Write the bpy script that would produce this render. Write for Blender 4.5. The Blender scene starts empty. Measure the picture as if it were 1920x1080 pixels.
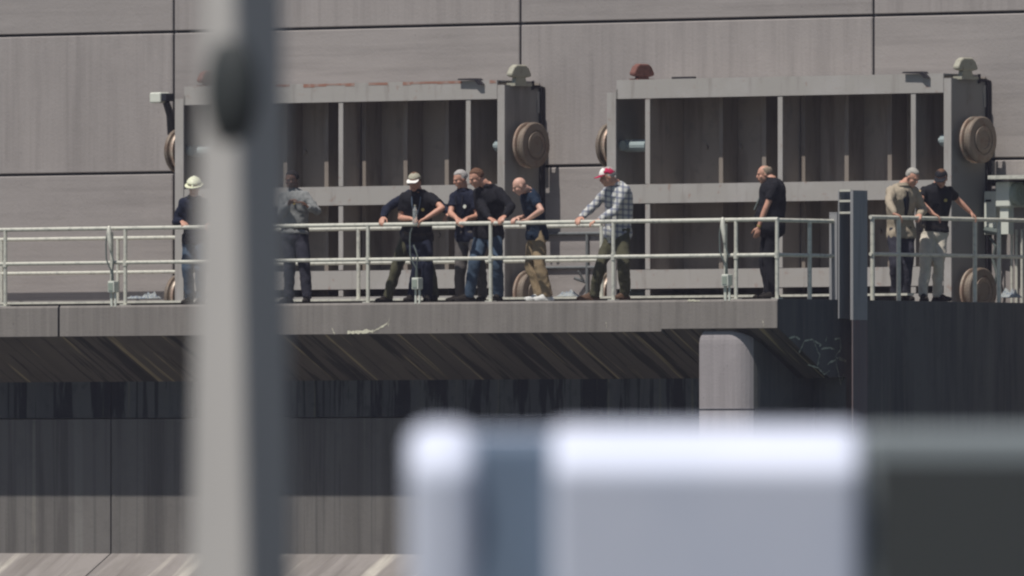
import bpy, math, random
from mathutils import Vector, Matrix, noise
random.seed(7)
R = math.radians
# ------------------------------------------------------------------ camera, sky, sun
TH = R(38.5)                 # how far the view turns off the wall's normal
FPX = 30000.0                # focal length in photo pixels (1920 wide)
DIST = 214.3
HOR = 935.0                  # photo row of the horizon
pit = math.atan((HOR - 540) / FPX)
RT = Vector((math.cos(TH), math.sin(TH), 0))
FH = Vector((-math.sin(TH), math.cos(TH), 0))
FW = FH * math.cos(pit) + Vector((0, 0, 1)) * math.sin(pit)
UP = -FH * math.sin(pit) + Vector((0, 0, 1)) * math.cos(pit)
def ray(px, py): return FW + RT * ((px - 960) / FPX) + UP * ((540 - py) / FPX)
CAM = -ray(960, 565) * DIST
def P(px, py, Y=0.0):
    r = ray(px, py); return CAM + r * ((Y - CAM.y) / r.y)
def PX(px, py, X):
    r = ray(px, py); return CAM + r * ((X - CAM.x) / r.x)
def Q(px, py, s): return CAM + ray(px, py) * s
XE = P(1457, 560, 0).x       # X of the deck's right-hand side
sc = bpy.context.scene
C = sc.collection
cd = bpy.data.cameras.new('camera'); cam = bpy.data.objects.new('camera', cd); C.objects.link(cam)
cam.location = CAM
cam.rotation_euler = Matrix((RT, UP, -FW)).transposed().to_euler()
cd.sensor_width = 36; cd.lens = FPX / 1920 * 36
cd.clip_start = 1; cd.clip_end = 3000
cd.dof.use_dof = True; cd.dof.focus_distance = DIST + 1.0; cd.dof.aperture_fstop = cd.lens / 118.0
sc.camera = cam
w = bpy.data.worlds.new("World"); sc.world = w; w.use_nodes = True
nt = w.node_tree; bg = nt.nodes['Background']
sky = nt.nodes.new('ShaderNodeTexSky'); sky.sky_type = 'NISHITA'; sky.sun_disc = False; sky.ozone_density = 3.0
EL = R(62.5)
sky.sun_elevation = EL; sky.sun_rotation = R(183)
nt.links.new(sky.outputs[0], bg.inputs[0]); bg.inputs[1].default_value = 0.058
sd = bpy.data.lights.new('sun', 'SUN'); sd.energy = 4.5; sd.angle = R(0.53); sd.color = (1, .95, .90)
so = bpy.data.objects.new('sun', sd); C.objects.link(so)
SUNV = Vector((0.012, math.cos(EL), -math.sin(EL))).normalized()
so.rotation_euler = SUNV.to_track_quat('-Z', 'Y').to_euler(); so.location = (0, -20, 40)
sc.view_settings.view_transform = 'Standard'; sc.view_settings.look = 'None'
sc.view_settings.exposure = 0.0; sc.view_settings.gamma = 1
sc.render.filter_size = 2.3
try: sc.cycles.filter_width = 2.3
except Exception: pass

# ------------------------------------------------------------------ materials
def mat(name, col, layers=(), rough=.8, metal=0.0, bump=0.0, bscale=40, coord='world', spec=.3):
    """layers: (scale xyz, noise scale, detail, lo, hi, colour, strength)"""
    m = bpy.data.materials.new(name); m.use_nodes = True
    n = m.node_tree.nodes; l = m.node_tree.links
    b = n['Principled BSDF']
    b.inputs['Roughness'].default_value = rough; b.inputs['Metallic'].default_value = metal
    b.inputs['Specular IOR Level'].default_value = spec
    if coord == 'world': src = n.new('ShaderNodeNewGeometry').outputs['Position']
    else: src = n.new('ShaderNodeTexCoord').outputs['Object']
    cur = None
    for k, (s, ns, det, lo, hi, c2, st) in enumerate(layers):
        mp = n.new('ShaderNodeMapping'); mp.inputs['Scale'].default_value = s
        mp.inputs['Location'].default_value = (k * 7.3, k * 3.1, k * 5.7)
        l.new(src, mp.inputs['Vector'])
        nz = n.new('ShaderNodeTexNoise'); nz.inputs['Scale'].default_value = ns; nz.inputs['Detail'].default_value = det
        nz.inputs['Roughness'].default_value = .6
        l.new(mp.outputs[0], nz.inputs['Vector'])
        mr = n.new('ShaderNodeMapRange'); mr.inputs[1].default_value = lo; mr.inputs[2].default_value = hi
        mr.inputs[3].default_value = 0; mr.inputs[4].default_value = st
        l.new(nz.outputs['Fac'], mr.inputs[0])
        mx = n.new('ShaderNodeMix'); mx.data_type = 'RGBA'
        l.new(mr.outputs[0], mx.inputs[0])
        if cur is None: mx.inputs[6].default_value = (*col, 1)
        else: l.new(cur, mx.inputs[6])
        mx.inputs[7].default_value = (*c2, 1)
        cur = mx.outputs[2]
    if cur is None: b.inputs['Base Color'].default_value = (*col, 1)
    else: l.new(cur, b.inputs['Base Color'])
    if bump:
        nz = n.new('ShaderNodeTexNoise'); nz.inputs['Scale'].default_value = bscale; nz.inputs['Detail'].default_value = 5
        l.new(src, nz.inputs['Vector'])
        bp = n.new('ShaderNodeBump'); bp.inputs['Strength'].default_value = bump; bp.inputs['Distance'].default_value = .01
        l.new(nz.outputs['Fac'], bp.inputs['Height']); l.new(bp.outputs[0], b.inputs['Normal'])
    return m
V3 = (1, 1, 1)
M = {}
def conc(name, col, streak='v', dark=.55, lite=1.25, amt=.5):
    d = tuple(c * dark for c in col); li = tuple(min(1, c * lite) for c in col)
    s = (4, 4, .25) if streak == 'v' else (.22, .22, 5)
    s2 = (14, 14, .5) if streak == 'v' else (.5, .5, 17)
    M[name] = mat(name, col, [
        (s, 1.0, 5, .48, .75, d, amt), (s2, 1.0, 4, .5, .8, d, amt * .7), (s2, .8, 4, .52, .8, li, amt),
        (V3, .7, 6, .45, .75, d, amt * .5), (V3, 9, 5, .6, .85, d, .3), (V3, 2.3, 6, .55, .8, li, .3),
        (V3, 26, 2, .70, .76, tuple(c * .35 for c in col), .6)],
        rough=.92, bump=.35, bscale=30)
conc('wall_v', (.295, .270, .254), 'v', amt=.42); conc('wall_h', (.29, .266, .25), 'h', amt=.42)
conc('slab', (.205, .188, .17), 'v', dark=.5, lite=1.35, amt=.6)
conc('noseconc', (.31, .285, .285), 'v', amt=.5)
# damp, algae-streaked concrete below the walkway: streaks run down it and down its slopes
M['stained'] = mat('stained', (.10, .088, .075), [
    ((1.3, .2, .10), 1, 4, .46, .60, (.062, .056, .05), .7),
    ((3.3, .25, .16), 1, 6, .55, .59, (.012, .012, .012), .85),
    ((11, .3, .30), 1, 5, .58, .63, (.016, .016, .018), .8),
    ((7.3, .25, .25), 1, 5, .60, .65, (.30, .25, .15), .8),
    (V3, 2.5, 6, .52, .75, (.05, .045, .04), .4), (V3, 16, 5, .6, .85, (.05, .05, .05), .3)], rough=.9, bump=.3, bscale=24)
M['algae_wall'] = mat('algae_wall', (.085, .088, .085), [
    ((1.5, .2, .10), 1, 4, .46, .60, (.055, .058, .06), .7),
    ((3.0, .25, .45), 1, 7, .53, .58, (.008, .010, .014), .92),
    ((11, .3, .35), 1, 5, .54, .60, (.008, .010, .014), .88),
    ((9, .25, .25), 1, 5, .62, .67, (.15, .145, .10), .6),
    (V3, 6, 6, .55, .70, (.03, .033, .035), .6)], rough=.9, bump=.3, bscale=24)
M['lowwall'] = mat('lowwall', (.14, .132, .122), [
    ((1.3, .2, .07), 1, 4, .46, .60, (.105, .098, .09), .8),
    ((2.7, .25, .10), 1, 6, .54, .62, (.078, .073, .068), .8),
    ((11, .3, .16), 1, 5, .57, .64, (.07, .068, .064), .5),
    ((1.2, .2, .04), 1, 3, .60, .66, (.20, .195, .18), .7), ((9, .2, .08), 1, 3, .64, .68, (.21, .20, .17), .5),
    (V3, 2.5, 6, .52, .75, (.09, .085, .08), .5), (V3, 16, 5, .6, .85, (.06, .06, .06), .4)], rough=.9, bump=.3, bscale=24)
M['apron'] = mat('apron', (.23, .21, .195), [
    ((1.3, .3, .2), 1, 5, .45, .62, (.15, .135, .12), .7),
    ((5, .4, .4), 1, 5, .50, .66, (.13, .115, .105), .7),
    ((2.6, .3, .3), 1, 3, .58, .70, (.46, .43, .37), .8), (V3, 6, 6, .5, .8, (.16, .15, .13), .5)], rough=.9, bump=.3, bscale=24)
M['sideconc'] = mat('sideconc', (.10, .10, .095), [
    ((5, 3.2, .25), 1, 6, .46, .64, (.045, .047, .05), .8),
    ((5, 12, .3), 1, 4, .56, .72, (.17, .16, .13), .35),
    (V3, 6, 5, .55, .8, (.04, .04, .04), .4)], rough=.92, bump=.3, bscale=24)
M['lime'] = mat('lime', (.62, .60, .46), [(V3, 30, 4, .45, .7, (.35, .32, .26), .8)], rough=.9)
M['deck'] = mat('deck', (.33, .30, .27), [(V3, 3, 6, .45, .7, (.2, .18, .16), .6)], rough=.9, bump=.2)
M['galv'] = mat('galv', (.62, .61, .52), [(V3, 14, 5, .5, .75, (.24, .25, .23), .7), ((1, 1, .3), 40, 3, .66, .8, (.2, .16, .12), .6)], rough=.5, metal=.25)
M['galv_shade'] = mat('galv_shade', (.16, .17, .17), [(V3, 14, 5, .5, .75, (.09, .1, .1), .7)], rough=.6, metal=.2)  # darker copy of galv for the unlit railing: shade put into the colour
M['gate'] = mat('gate', (.33, .315, .29), [
    ((1, 1, 1), 1.5, 5, .5, .72, (.40, .385, .37), .6), ((6, 6, .8), 1, 5, .54, .72, (.19, .17, .15), .6),
    (V3, 7, 6, .62, .78, (.22, .10, .06), .75)], rough=.65, bump=.15)
M['gate_rust'] = mat('gate_rust', (.27, .14, .10), [(V3, 8, 6, .45, .65, (.33, .28, .25), .8)], rough=.8)
M['gate_in'] = mat('gate_in', (.27, .235, .20), [
    ((3, 3, .4), 1, 5, .5, .7, (.09, .058, .045), .8), (V3, 5, 5, .55, .75, (.16, .15, .14), .6)], rough=.8)
M['gate_rib'] = mat('gate_rib', (.22, .19, .16), [((3, 3, .6), 3, 5, .5, .7, (.12, .09, .072), .6)], rough=.8)
M['gate_end'] = mat('gate_end', (.25, .24, .22), [((1, 3, .4), 1, 5, .5, .72, (.11, .10, .095), .7), (V3, 4, 6, .6, .8, (.13, .08, .06), .5)], rough=.7)
M['seal'] = mat('seal', (.02, .018, .022), rough=.7)
M['wheel'] = mat('wheel', (.20, .165, .13), [(V3, 8, 5, .5, .7, (.15, .09, .06), .7)], rough=.55, metal=.3)
M['tread'] = mat('tread', (.46, .33, .25), [(V3, 9, 5, .45, .7, (.60, .56, .46), .8)], rough=.4, metal=.45)
M['axle'] = mat('axle', (.30, .36, .36), rough=.5)
M['lug'] = mat('lug', (.34, .33, .26), [(V3, 12, 5, .55, .75, (.16, .13, .10), .6)], rough=.6)
M['lug_rust'] = mat('lug_rust', (.17, .075, .06), [(V3, 12, 5, .5, .7, (.07, .04, .03), .8)], rough=.8)
M['column'] = mat('column', (.28, .28, .28), [((4, 4, .3), 1, 5, .5, .7, (.09, .10, .11), .6)], rough=.6, metal=.1)
M['column_rust'] = mat('column_rust', (.15, .125, .125), [((9, 9, .5), 1, 5, .52, .62, (.20, .07, .075), .7), ((4, 4, .3), 1, 5, .5, .7, (.09, .08, .08), .6)], rough=.8)
M['box_white'] = mat('box_white', (.60, .62, .54), [(V3, 9, 4, .55, .8, (.38, .38, .33), .6)], rough=.5)
M['box_green'] = mat('box_green', (.26, .30, .25), [(V3, 7, 4, .5, .8, (.17, .2, .18), .6)], rough=.5)
M['dark'] = mat('dark', (.02, .022, .028), rough=.6)
M['cable'] = mat('cable', (.10, .12, .11), rough=.6)
M['pole'] = mat('pole', (.46, .445, .42), [((1, 1, .3), 2, 4, .45, .8, (.33, .325, .315), .6)], rough=.6)
M['vanwhite'] = mat('vanwhite', (.70, .74, .86), [(V3, 3, 4, .4, .8, (.58, .64, .78), .6)], rough=.25, spec=.5)
M['vanblue'] = mat('vanblue', (.13, .175, .24), rough=.25, spec=.5)
M['pole_dark'] = mat('pole_dark', (.04, .045, .045), rough=.6)
M['vangrey'] = mat('vangrey', (.22, .25, .26), rough=.4)
M['glassdark'] = mat('glassdark', (.045, .05, .052), rough=.15, spec=.5)
M['rubber'] = mat('rubber', (.02, .02, .02), rough=.8)
M['red'] = mat('red', (.4, .02, .02), rough=.3)
M['water'] = mat('water', (.05, .07, .06), rough=.12, bump=.3, bscale=.8)
M['gravel'] = mat('gravel', (.11, .10, .085), [(V3, 1.4, 8, .4, .7, (.11, .10, .085), .8), (V3, .12, 4, .5, .7, (.10, .12, .06), .7)], rough=.95, bump=.4, bscale=8)
M['rag'] = mat('rag', (.30, .32, .31), [(V3, 30, 5, .5, .6, (.08, .11, .18), .8)], rough=.9)

# ------------------------------------------------------------------ mesh helpers
class G:
    def __init__(s): s.v = []; s.f = []; s.m = []; s.mi = 0
    def add(s, vs, fs):
        o = len(s.v); s.v += [Vector(v) for v in vs]; s.f += [tuple(i + o for i in f) for f in fs]; s.m += [s.mi] * len(fs); return s
    def box(s, a, b):
        x0, x1 = sorted((a[0], b[0])); y0, y1 = sorted((a[1], b[1])); z0, z1 = sorted((a[2], b[2]))
        return s.add([(x0,y0,z0),(x1,y0,z0),(x1,y1,z0),(x0,y1,z0),(x0,y0,z1),(x1,y0,z1),(x1,y1,z1),(x0,y1,z1)],
              [(0,3,2,1),(4,5,6,7),(0,1,5,4),(1,2,6,5),(2,3,7,6),(3,0,4,7)])
    def obox(s, c, u, v, n):   # centre and three half vectors
        c, u, v, n = map(Vector, (c, u, v, n)); vs = []
        for k in (-1, 1):
            for (a, b) in ((-1,-1),(1,-1),(1,1),(-1,1)): vs.append(c + u*a + v*b + n*k)
        return s.add(vs, [(0,3,2,1),(4,5,6,7),(0,1,5,4),(1,2,6,5),(2,3,7,6),(3,0,4,7)])
    def prism(s, poly, ax, a, b):   # poly in the two other axes, extruded along ax
        n = len(poly); vs = []
        for t in (a, b):
            for p in poly:
                q = list(p); q.insert(ax, t); vs.append(q)
        fs = [tuple(range(n))[::-1], tuple(range(n, 2*n))] + [(i, (i+1) % n, n + (i+1) % n, n + i) for i in range(n)]
        return s.add(vs, fs)
    def loft(s, rings, cap=True):
        n = len(rings[0]); vs = [v for r in rings for v in r]; fs = []
        for k in range(len(rings)-1):
            for i in range(n): fs.append((k*n+i, k*n+(i+1)%n, (k+1)*n+(i+1)%n, (k+1)*n+i))
        if cap: fs += [tuple(range(n))[::-1], tuple((len(rings)-1)*n+i for i in range(n))]
        return s.add(vs, fs)
    def tube(s, pts, rad, n=10, round_ends=False):
        pts = [Vector(p) for p in pts]
        if not isinstance(rad, (list, tuple)): rad = [rad]*len(pts)
        rad = list(rad)
        if round_ends:
            d0 = (pts[0]-pts[1]).normalized(); d1 = (pts[-1]-pts[-2]).normalized()
            a = [(pts[0]+d0*rad[0]*k, rad[0]*q) for k, q in ((.92,.3),(.65,.75))]
            b = [(pts[-1]+d1*rad[-1]*k, rad[-1]*q) for k, q in ((.65,.75),(.92,.3))]
            pts = [x[0] for x in a]+pts+[x[0] for x in b]; rad = [x[1] for x in a]+rad+[x[1] for x in b]
        rings = []; up = None
        for i, p in enumerate(pts):
            d = (pts[min(i+1, len(pts)-1)] - pts[max(i-1, 0)]).normalized()
            if up is None: up = d.orthogonal().normalized()
            u = (up - d*up.dot(d)).normalized(); v = d.cross(u); up = u
            rings.append([p + (u*math.cos(t) + v*math.sin(t))*rad[i] for t in [2*math.pi*k/n for k in range(n)]])
        return s.loft(rings)
    def ell(s, c, r, rot=None, nu=14, nv=9, fn=None):
        c = Vector(c); vs = []; fs = []
        for j in range(nv+1):
            ph = math.pi*(j+.0)/nv
            for i in range(nu):
                t = 2*math.pi*i/nu
                ph2 = min(max(ph, .02), math.pi-.02)
                d = Vector((math.sin(ph2)*math.cos(t), math.sin(ph2)*math.sin(t), math.cos(ph2)))
                k = fn(d) if fn else 1
                q = Vector((d.x*r[0], d.y*r[1], d.z*r[2]))*k
                vs.append(c + (rot @ q if rot else q))
        for j in range(nv):
            for i in range(nu): fs.append((j*nu+i, (j+1)*nu+i, (j+1)*nu+(i+1)%nu, j*nu+(i+1)%nu))
        fs += [tuple(range(nu)), tuple(nv*nu+i for i in range(nu))[::-1]]
        return s.add(vs, fs)
def link(o, parent=None):
    C.objects.link(o)
    if parent is not None: o.parent = parent
    return o
def obj(name, g, m, parent=None, origin=None, bev=0, seg=2, smooth=False):
    """one mesh object from world coordinates"""
    if isinstance(g, G):
        me = bpy.data.meshes.new(name)
        og = Vector(origin) if origin is not None else (worldloc(parent) if parent is not None else Vector((0, 0, 0)))
        me.from_pydata([v - og for v in g.v], [], g.f); me.update()
        if any(g.m):
            for p, k in zip(me.polygons, g.m): p.material_index = k
    else: me = g; og = Vector(origin)
    for q in (m if isinstance(m, (list, tuple)) else [m]): me.materials.append(M[q] if isinstance(q, str) else q)
    o = bpy.data.objects.new(name, me); link(o, parent)
    o.location = og - (worldloc(parent) if parent is not None else Vector((0, 0, 0)))
    import bmesh
    bm = bmesh.new(); bm.from_mesh(me); bmesh.ops.recalc_face_normals(bm, faces=bm.faces); bm.to_mesh(me); bm.free()
    if bev:
        b = o.modifiers.new('bevel', 'BEVEL'); b.width = bev; b.segments = seg; b.limit_method = 'ANGLE'
    if smooth:
        me.polygons.foreach_set('use_smooth', [True]*len(me.polygons)); me.update()
    return o
def worldloc(o):
    v = Vector((0, 0, 0))
    while o is not None: v = v + o.location; o = o.parent
    return v
def tag(o, label=None, cat=None, group=None, kind=None):
    if label: o['label'] = label
    if cat: o['category'] = cat
    if group: o['group'] = group
    if kind: o['kind'] = kind
    return o
def empty(name, loc, label, cat, group=None):
    o = bpy.data.objects.new(name, None); o.location = loc; o.empty_display_size = .2; link(o)
    return tag(o, label, cat, group)
def copy_tree(o, parent=None):
    c = o.copy(); link(c, parent)
    for ch in list(o.children): copy_tree(ch, c)
    return c

# ------------------------------------------------------------------ terrain and water
g = G(); g.add([(-900,-900,-9),(900,-900,-9),(900,900,-9),(-900,900,-9)], [(0,1,2,3)])
tag(obj('river_bed', g, 'gravel'), kind='structure')
g = G(); g.add([(-900,-900,-7.2),(900,-900,-7.2),(900,900,-7.2),(-900,900,-7.2)], [(0,1,2,3)])
tag(obj('water', g, 'water'), kind='structure')
GZ = CAM.z - 1.75
g = G()
fwd, rr = FH, RT
def gp(s, r_, z): q = CAM + fwd*s + rr*r_; return (q.x, q.y, z)
nx = 24; vs = []; fs = []
prof = [(-400, GZ-.1), (-60, GZ), (0, GZ), (60, GZ), (95, GZ-.15), (104, GZ-1.4), (112, -8.6)]
for j, (s_, z_) in enumerate(prof):
    for i in range(nx+1):
        r_ = -400 + 800*i/nx
        z = z_ + (.1*noise.noise(Vector((r_*.05, s_*.05, 0))) if 3 < j < 6 else 0)
        vs.append(gp(s_ + (2.5*noise.noise(Vector((r_*.08, 0, 3))) if j > 4 else 0), r_, z))
for j in range(len(prof)-1):
    for i in range(nx): fs.append((j*(nx+1)+i, j*(nx+1)+i+1, (j+1)*(nx+1)+i+1, (j+1)*(nx+1)+i))
g.add(vs, fs); tag(obj('river_bank', g, 'gravel'), kind='structure')

# ------------------------------------------------------------------ dam
XL = -16.0; XR = 13.0
YW = 6.02; YG = 5.15; LEDGE = -.45
wallroot = empty('concrete_wall', (0, YW, LEDGE), 'tall grey concrete wall of big panels with dark joints behind the gates', 'wall')
xj = [P(325, 200, YW).x, P(975, 60, YW).x, P(1637, 60, YW).x]; sp = xj[1]-xj[0]
xs = [xj[0]-2*sp, xj[0]-sp] + xj + [xj[2]+sp]
z1 = P(960, 45, YW).z; z0 = P(960, 313, YW).z; hz = z1 - z0
zs = [LEDGE, z0, z1, z1+hz, z1+2*hz]
J = .018
gv = G(); gh = G()
for i in range(len(xs)-1):
    for j in range(len(zs)-1):
        q = gv if (i + j) % 2 == 0 else gh
        q.box((xs[i]+J, YW, zs[j]+J), (xs[i+1]-J, YW+.35, zs[j+1]-J))
gv.m = [0]*len(gv.f); gh.m = [1]*len(gh.f)
o = len(gv.v); gv.v += gh.v; gv.f += [tuple(k+o for k in f) for f in gh.f]; gv.m += gh.m
obj('panel_face', gv, ['wall_v', 'wall_h'], wallroot, bev=.012, seg=1)
g = G(); g.box((xs[0], YW+.06, zs[0]-3), (xs[-1], YW+2.5, zs[-1])); obj('wall_core', g, 'dark', wallroot)
g = G(); g.box((XE+.01, YW-.01, -9.2), (xs[-1], YW+2.6, LEDGE-.003)); obj('wall_base', g, 'wall_v', wallroot)

xj0 = P(110, 600, 0).x; xst = P(1240, 600, 0).x
deck = empty('walkway', (0, 0, 0), 'concrete walkway slab along the dam carrying the people and the front railing', 'walkway')
YB = 1.14; zs0 = -.42; zsb = -1.03
def slab(x0, x1, zb): 
    g = G(); c = .018
    g.prism([(0, zb), (c*0, -c*1.6), (c, 0), (3.42, 0), (3.42, zsb), (YB, zsb), (0.02, zb-.001)], 0, x0, x1)
    return g
for (a, b, zb) in ((XL, xj0-.02, zs0), (xj0+.02, xst-.001, zs0), (xst+.001, XE, zs0+.035)):
    obj('slab', slab(a, b, zb), ['slab'], deck)
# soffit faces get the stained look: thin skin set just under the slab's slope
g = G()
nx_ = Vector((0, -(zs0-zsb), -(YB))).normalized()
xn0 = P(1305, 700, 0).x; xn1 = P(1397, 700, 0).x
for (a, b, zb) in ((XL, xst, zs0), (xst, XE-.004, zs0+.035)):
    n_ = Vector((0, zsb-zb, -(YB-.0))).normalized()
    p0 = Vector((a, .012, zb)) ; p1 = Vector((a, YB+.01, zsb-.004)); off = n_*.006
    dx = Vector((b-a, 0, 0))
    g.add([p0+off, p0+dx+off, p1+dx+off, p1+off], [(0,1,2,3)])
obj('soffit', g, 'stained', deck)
# lime seepage along the slab's lower edge and over the pier's side
def ribbon(g, pts, w0, f):
    pts = [Vector(p) for p in pts]
    vs = []
    for i, p in enumerate(pts):
        ww = w0*(.45+random.random()); vs += [f(p.x, p.y-ww), f(p.x+random.uniform(-.4, .4)*w0, p.y+ww)]
    g.add(vs, [(2*i, 2*i+2, 2*i+3, 2*i+1) for i in range(len(pts)-1)])
F0 = lambda x, y: P(x, y, -.004)
def jit(a, b, n, am):
    return [(a[0]+(b[0]-a[0])*k/n+random.uniform(-am, am), a[1]+(b[1]-a[1])*k/n+random.uniform(-am, am), 0) for k in range(n+1)]
g = G(); ribbon(g, jit((652, 624), (700, 621), 14, 1.0), 3.0, F0); obj('lime_stain', g, 'lime', deck)
g = G(); ribbon(g, jit((700, 621), (727, 606), 9, .8), 1.6, F0); obj('lime_stain', g, 'lime', deck)
g = G(); ribbon(g, jit((728, 612), (730, 596), 6, .6), 1.0, F0); obj('lime_stain', g, 'lime', deck)
g = G(); ribbon(g, jit((623, 616), (628, 627), 5, .7), 1.5, F0); obj('lime_stain', g, 'lime', deck)
g = G(); ribbon(g, jit((1136, 604), (1138, 616), 6, .6), 1.0, F0); obj('lime_stain', g, 'lime', deck)
g = G(); ribbon(g, jit((1430, 600), (1432, 614), 6, .6), 1.6, F0); obj('lime_stain', g, 'lime', deck)
g = G(); ribbon(g, jit((1290, 563), (1312, 564), 8, .8), 1.6, F0); obj('lime_stain', g, 'lime', deck)
g = G()
# steel kerb at the back of the walkway: bright top flange over a recessed web, its shade put into the dark colour
x0 = P(-60, 560, 3.2).x
g.box((x0, 3.05, .075), (XE-.15, 3.2, .105)); obj('kerb_flange', g, 'galv', deck)
g = G(); g.box((x0, 3.14, .0), (XE-.15, 3.16, .074)); obj('kerb_web', g, 'seal', deck)

# ledge the gates stand on
g = G(); g.box((XL, 3.425, -3), (XE-.41, YW-.003, LEDGE))
tag(obj('gate_ledge', g, 'deck'), 'sunken concrete ledge behind the walkway on which the two gates stand', 'ledge')
# stained wall under the walkway
lw = empty('spillway_wall', (0, YB, -7), 'dark streaked concrete wall under the walkway, damp above and sunlit below', 'wall')
xv = P(208, 850, YB).x; zj = P(400, 784, YB).z; zb_ = P(300, 1038, YB).z
g = G()
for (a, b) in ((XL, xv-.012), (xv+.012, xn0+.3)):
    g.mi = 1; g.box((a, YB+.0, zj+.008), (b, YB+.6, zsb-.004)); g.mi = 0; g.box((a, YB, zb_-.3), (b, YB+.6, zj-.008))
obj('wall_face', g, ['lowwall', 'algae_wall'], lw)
ap = empty('spillway_apron', (0, 0, zb_), 'sloping sunlit concrete apron with pale streaks at the foot of the wall', 'spillway')
g = G(); sl = math.tan(R(30))
for (a, b) in ((XL, xv-.012), (xv+.012, xn0)):
    g.prism([(YB-.002, zb_), (YB-.002, -9.2), (-9, -9.2), (-9, zb_-(9+YB)*sl)], 0, a, b)
obj('apron_face', g, 'apron', ap)
g = G(); g.prism([(YB-.01, zb_-.04), (YB-.01, -9.1), (-8.9, -9.1), (-8.9, zb_-.04-(8.9+YB)*sl)], 0, xv-.011, xv+.011); obj('joint', g, 'dark', ap)

# pier with its rounded nose; side faces look away from the sun
pier = empty('concrete_pier', (xn1, 0, -8), 'round-cornered pale concrete pier carrying the end of the walkway, its side in shade', 'pier')
zjn = P(1350, 768, 0).z; ztop = P(1350, 616.5, 0).z
def nose(a, b):
    rings = []; r = .30; y0 = .03
    pl = []
    for k in range(7):      # left front corner (small radius)
        t = math.pi + k/6*math.pi/2; pl.append((xn0+.06+.06*math.cos(t), y0+.06+.06*math.sin(t)))
    for k in range(9):
        t = 1.5*math.pi + k/8*math.pi/2; pl.append((xn1-r+r*math.cos(t), y0+r+r*math.sin(t)))
    pl += [(xn1, 1.6), (xn0, 1.6)]
    cx, cy = (xn0+xn1)/2, .8
    zz = [(a, 1.0, 0)]
    if b[1]:
        for k in range(7):
            t = k/6*math.pi/2; zz.append((b[0]-.2+.2*math.sin(t), 0, .2*(1-math.cos(t))))
    else: zz.append((b[0], 1, 0))
    for (z, _, ins) in zz:
        rings.append([Vector((cx+(x-cx)*(1-ins/abs(xn1-xn0)*1.25), y if y > 1 else y+ins*.35, z)) for x, y in pl])
    return G().loft(rings)
def side_shade(g):
    nn = 18; g.m = [1 if (f[0] % nn in (13, 14, 15, 16) and len(f) == 4 and f[1] % nn == f[0] % nn+1) else 0 for f in g.f]; return g  # right-hand faces get darker stained concrete, deepening their shade by colour
obj('pier_nose', side_shade(nose(zjn+.012, (ztop, True))), ['noseconc', 'sideconc'], pier)
obj('pier_stem', side_shade(nose(-8.5, (zjn-.012, False))), ['noseconc', 'sideconc'], pier)
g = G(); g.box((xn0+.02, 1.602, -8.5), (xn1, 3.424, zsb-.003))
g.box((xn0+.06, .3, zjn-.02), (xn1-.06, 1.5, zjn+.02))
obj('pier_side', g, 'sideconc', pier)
# block behind: its shaded right-hand side runs straight back from the walkway's end
YBLK = 1.5
blk = empty('gate_pier_block', (XE, YBLK, -8), 'massive shaded concrete pier side running back beneath the right-hand railing', 'pier')
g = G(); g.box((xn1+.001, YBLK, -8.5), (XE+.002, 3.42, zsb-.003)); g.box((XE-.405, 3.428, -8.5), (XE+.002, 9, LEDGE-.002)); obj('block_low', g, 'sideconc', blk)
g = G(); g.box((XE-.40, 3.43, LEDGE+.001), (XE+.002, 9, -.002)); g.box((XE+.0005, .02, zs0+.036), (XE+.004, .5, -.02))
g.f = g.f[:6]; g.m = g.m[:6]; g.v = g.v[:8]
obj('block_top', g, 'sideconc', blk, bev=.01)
# end face of the slab: same dark streaked concrete as the block
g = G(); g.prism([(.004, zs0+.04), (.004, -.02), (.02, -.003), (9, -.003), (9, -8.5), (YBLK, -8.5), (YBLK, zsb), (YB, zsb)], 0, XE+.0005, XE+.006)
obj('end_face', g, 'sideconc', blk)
g = G(); F1 = lambda x, y: PX(x, y, XE+.010)
cr = [[(1498,661),(1509,639),(1524,636),(1532,655),(1537,668),(1534,686)], [(1515,684),(1534,690),(1545,702),(1556,695)], [(1532,686),(1537,662)], [(1540,654),(1556,652),(1564,655)],
      [(1565,636),(1575,634),(1576,655)], [(1576,655),(1567,668),(1568,684),(1573,704),(1576,722)], [(1567,675),(1556,679),(1552,684)], [(1568,671),(1580,674),(1587,677)], [(1527,640),(1540,646),(1536,650)], [(1550,632),(1548,640)], [(1480,634),(1490,631),(1500,636)],[(1576,722),(1582,702)]]
M['lime_dull'] = mat('lime_dull', (.48, .50, .38), [(V3, 30, 4, .45, .7, (.15, .15, .12), .8)], rough=.9)
def crack(pts, w_): g = G(); ribbon(g, pts, w_, F1); obj('lime_crack', g, 'lime_dull', blk)
for c_ in cr:
    pts = []
    for a, b in zip(c_[:-1], c_[1:]): pts += jit(a, b, 5, .5)
    crack(pts, 1.5)
crack(jit((1570,690),(1577,722),8,.4), 2.4); crack(jit((1576,636),(1577,656),8,.4), 1.6); crack(jit((1573,672),(1586,677),6,.4), 2.6)
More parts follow.
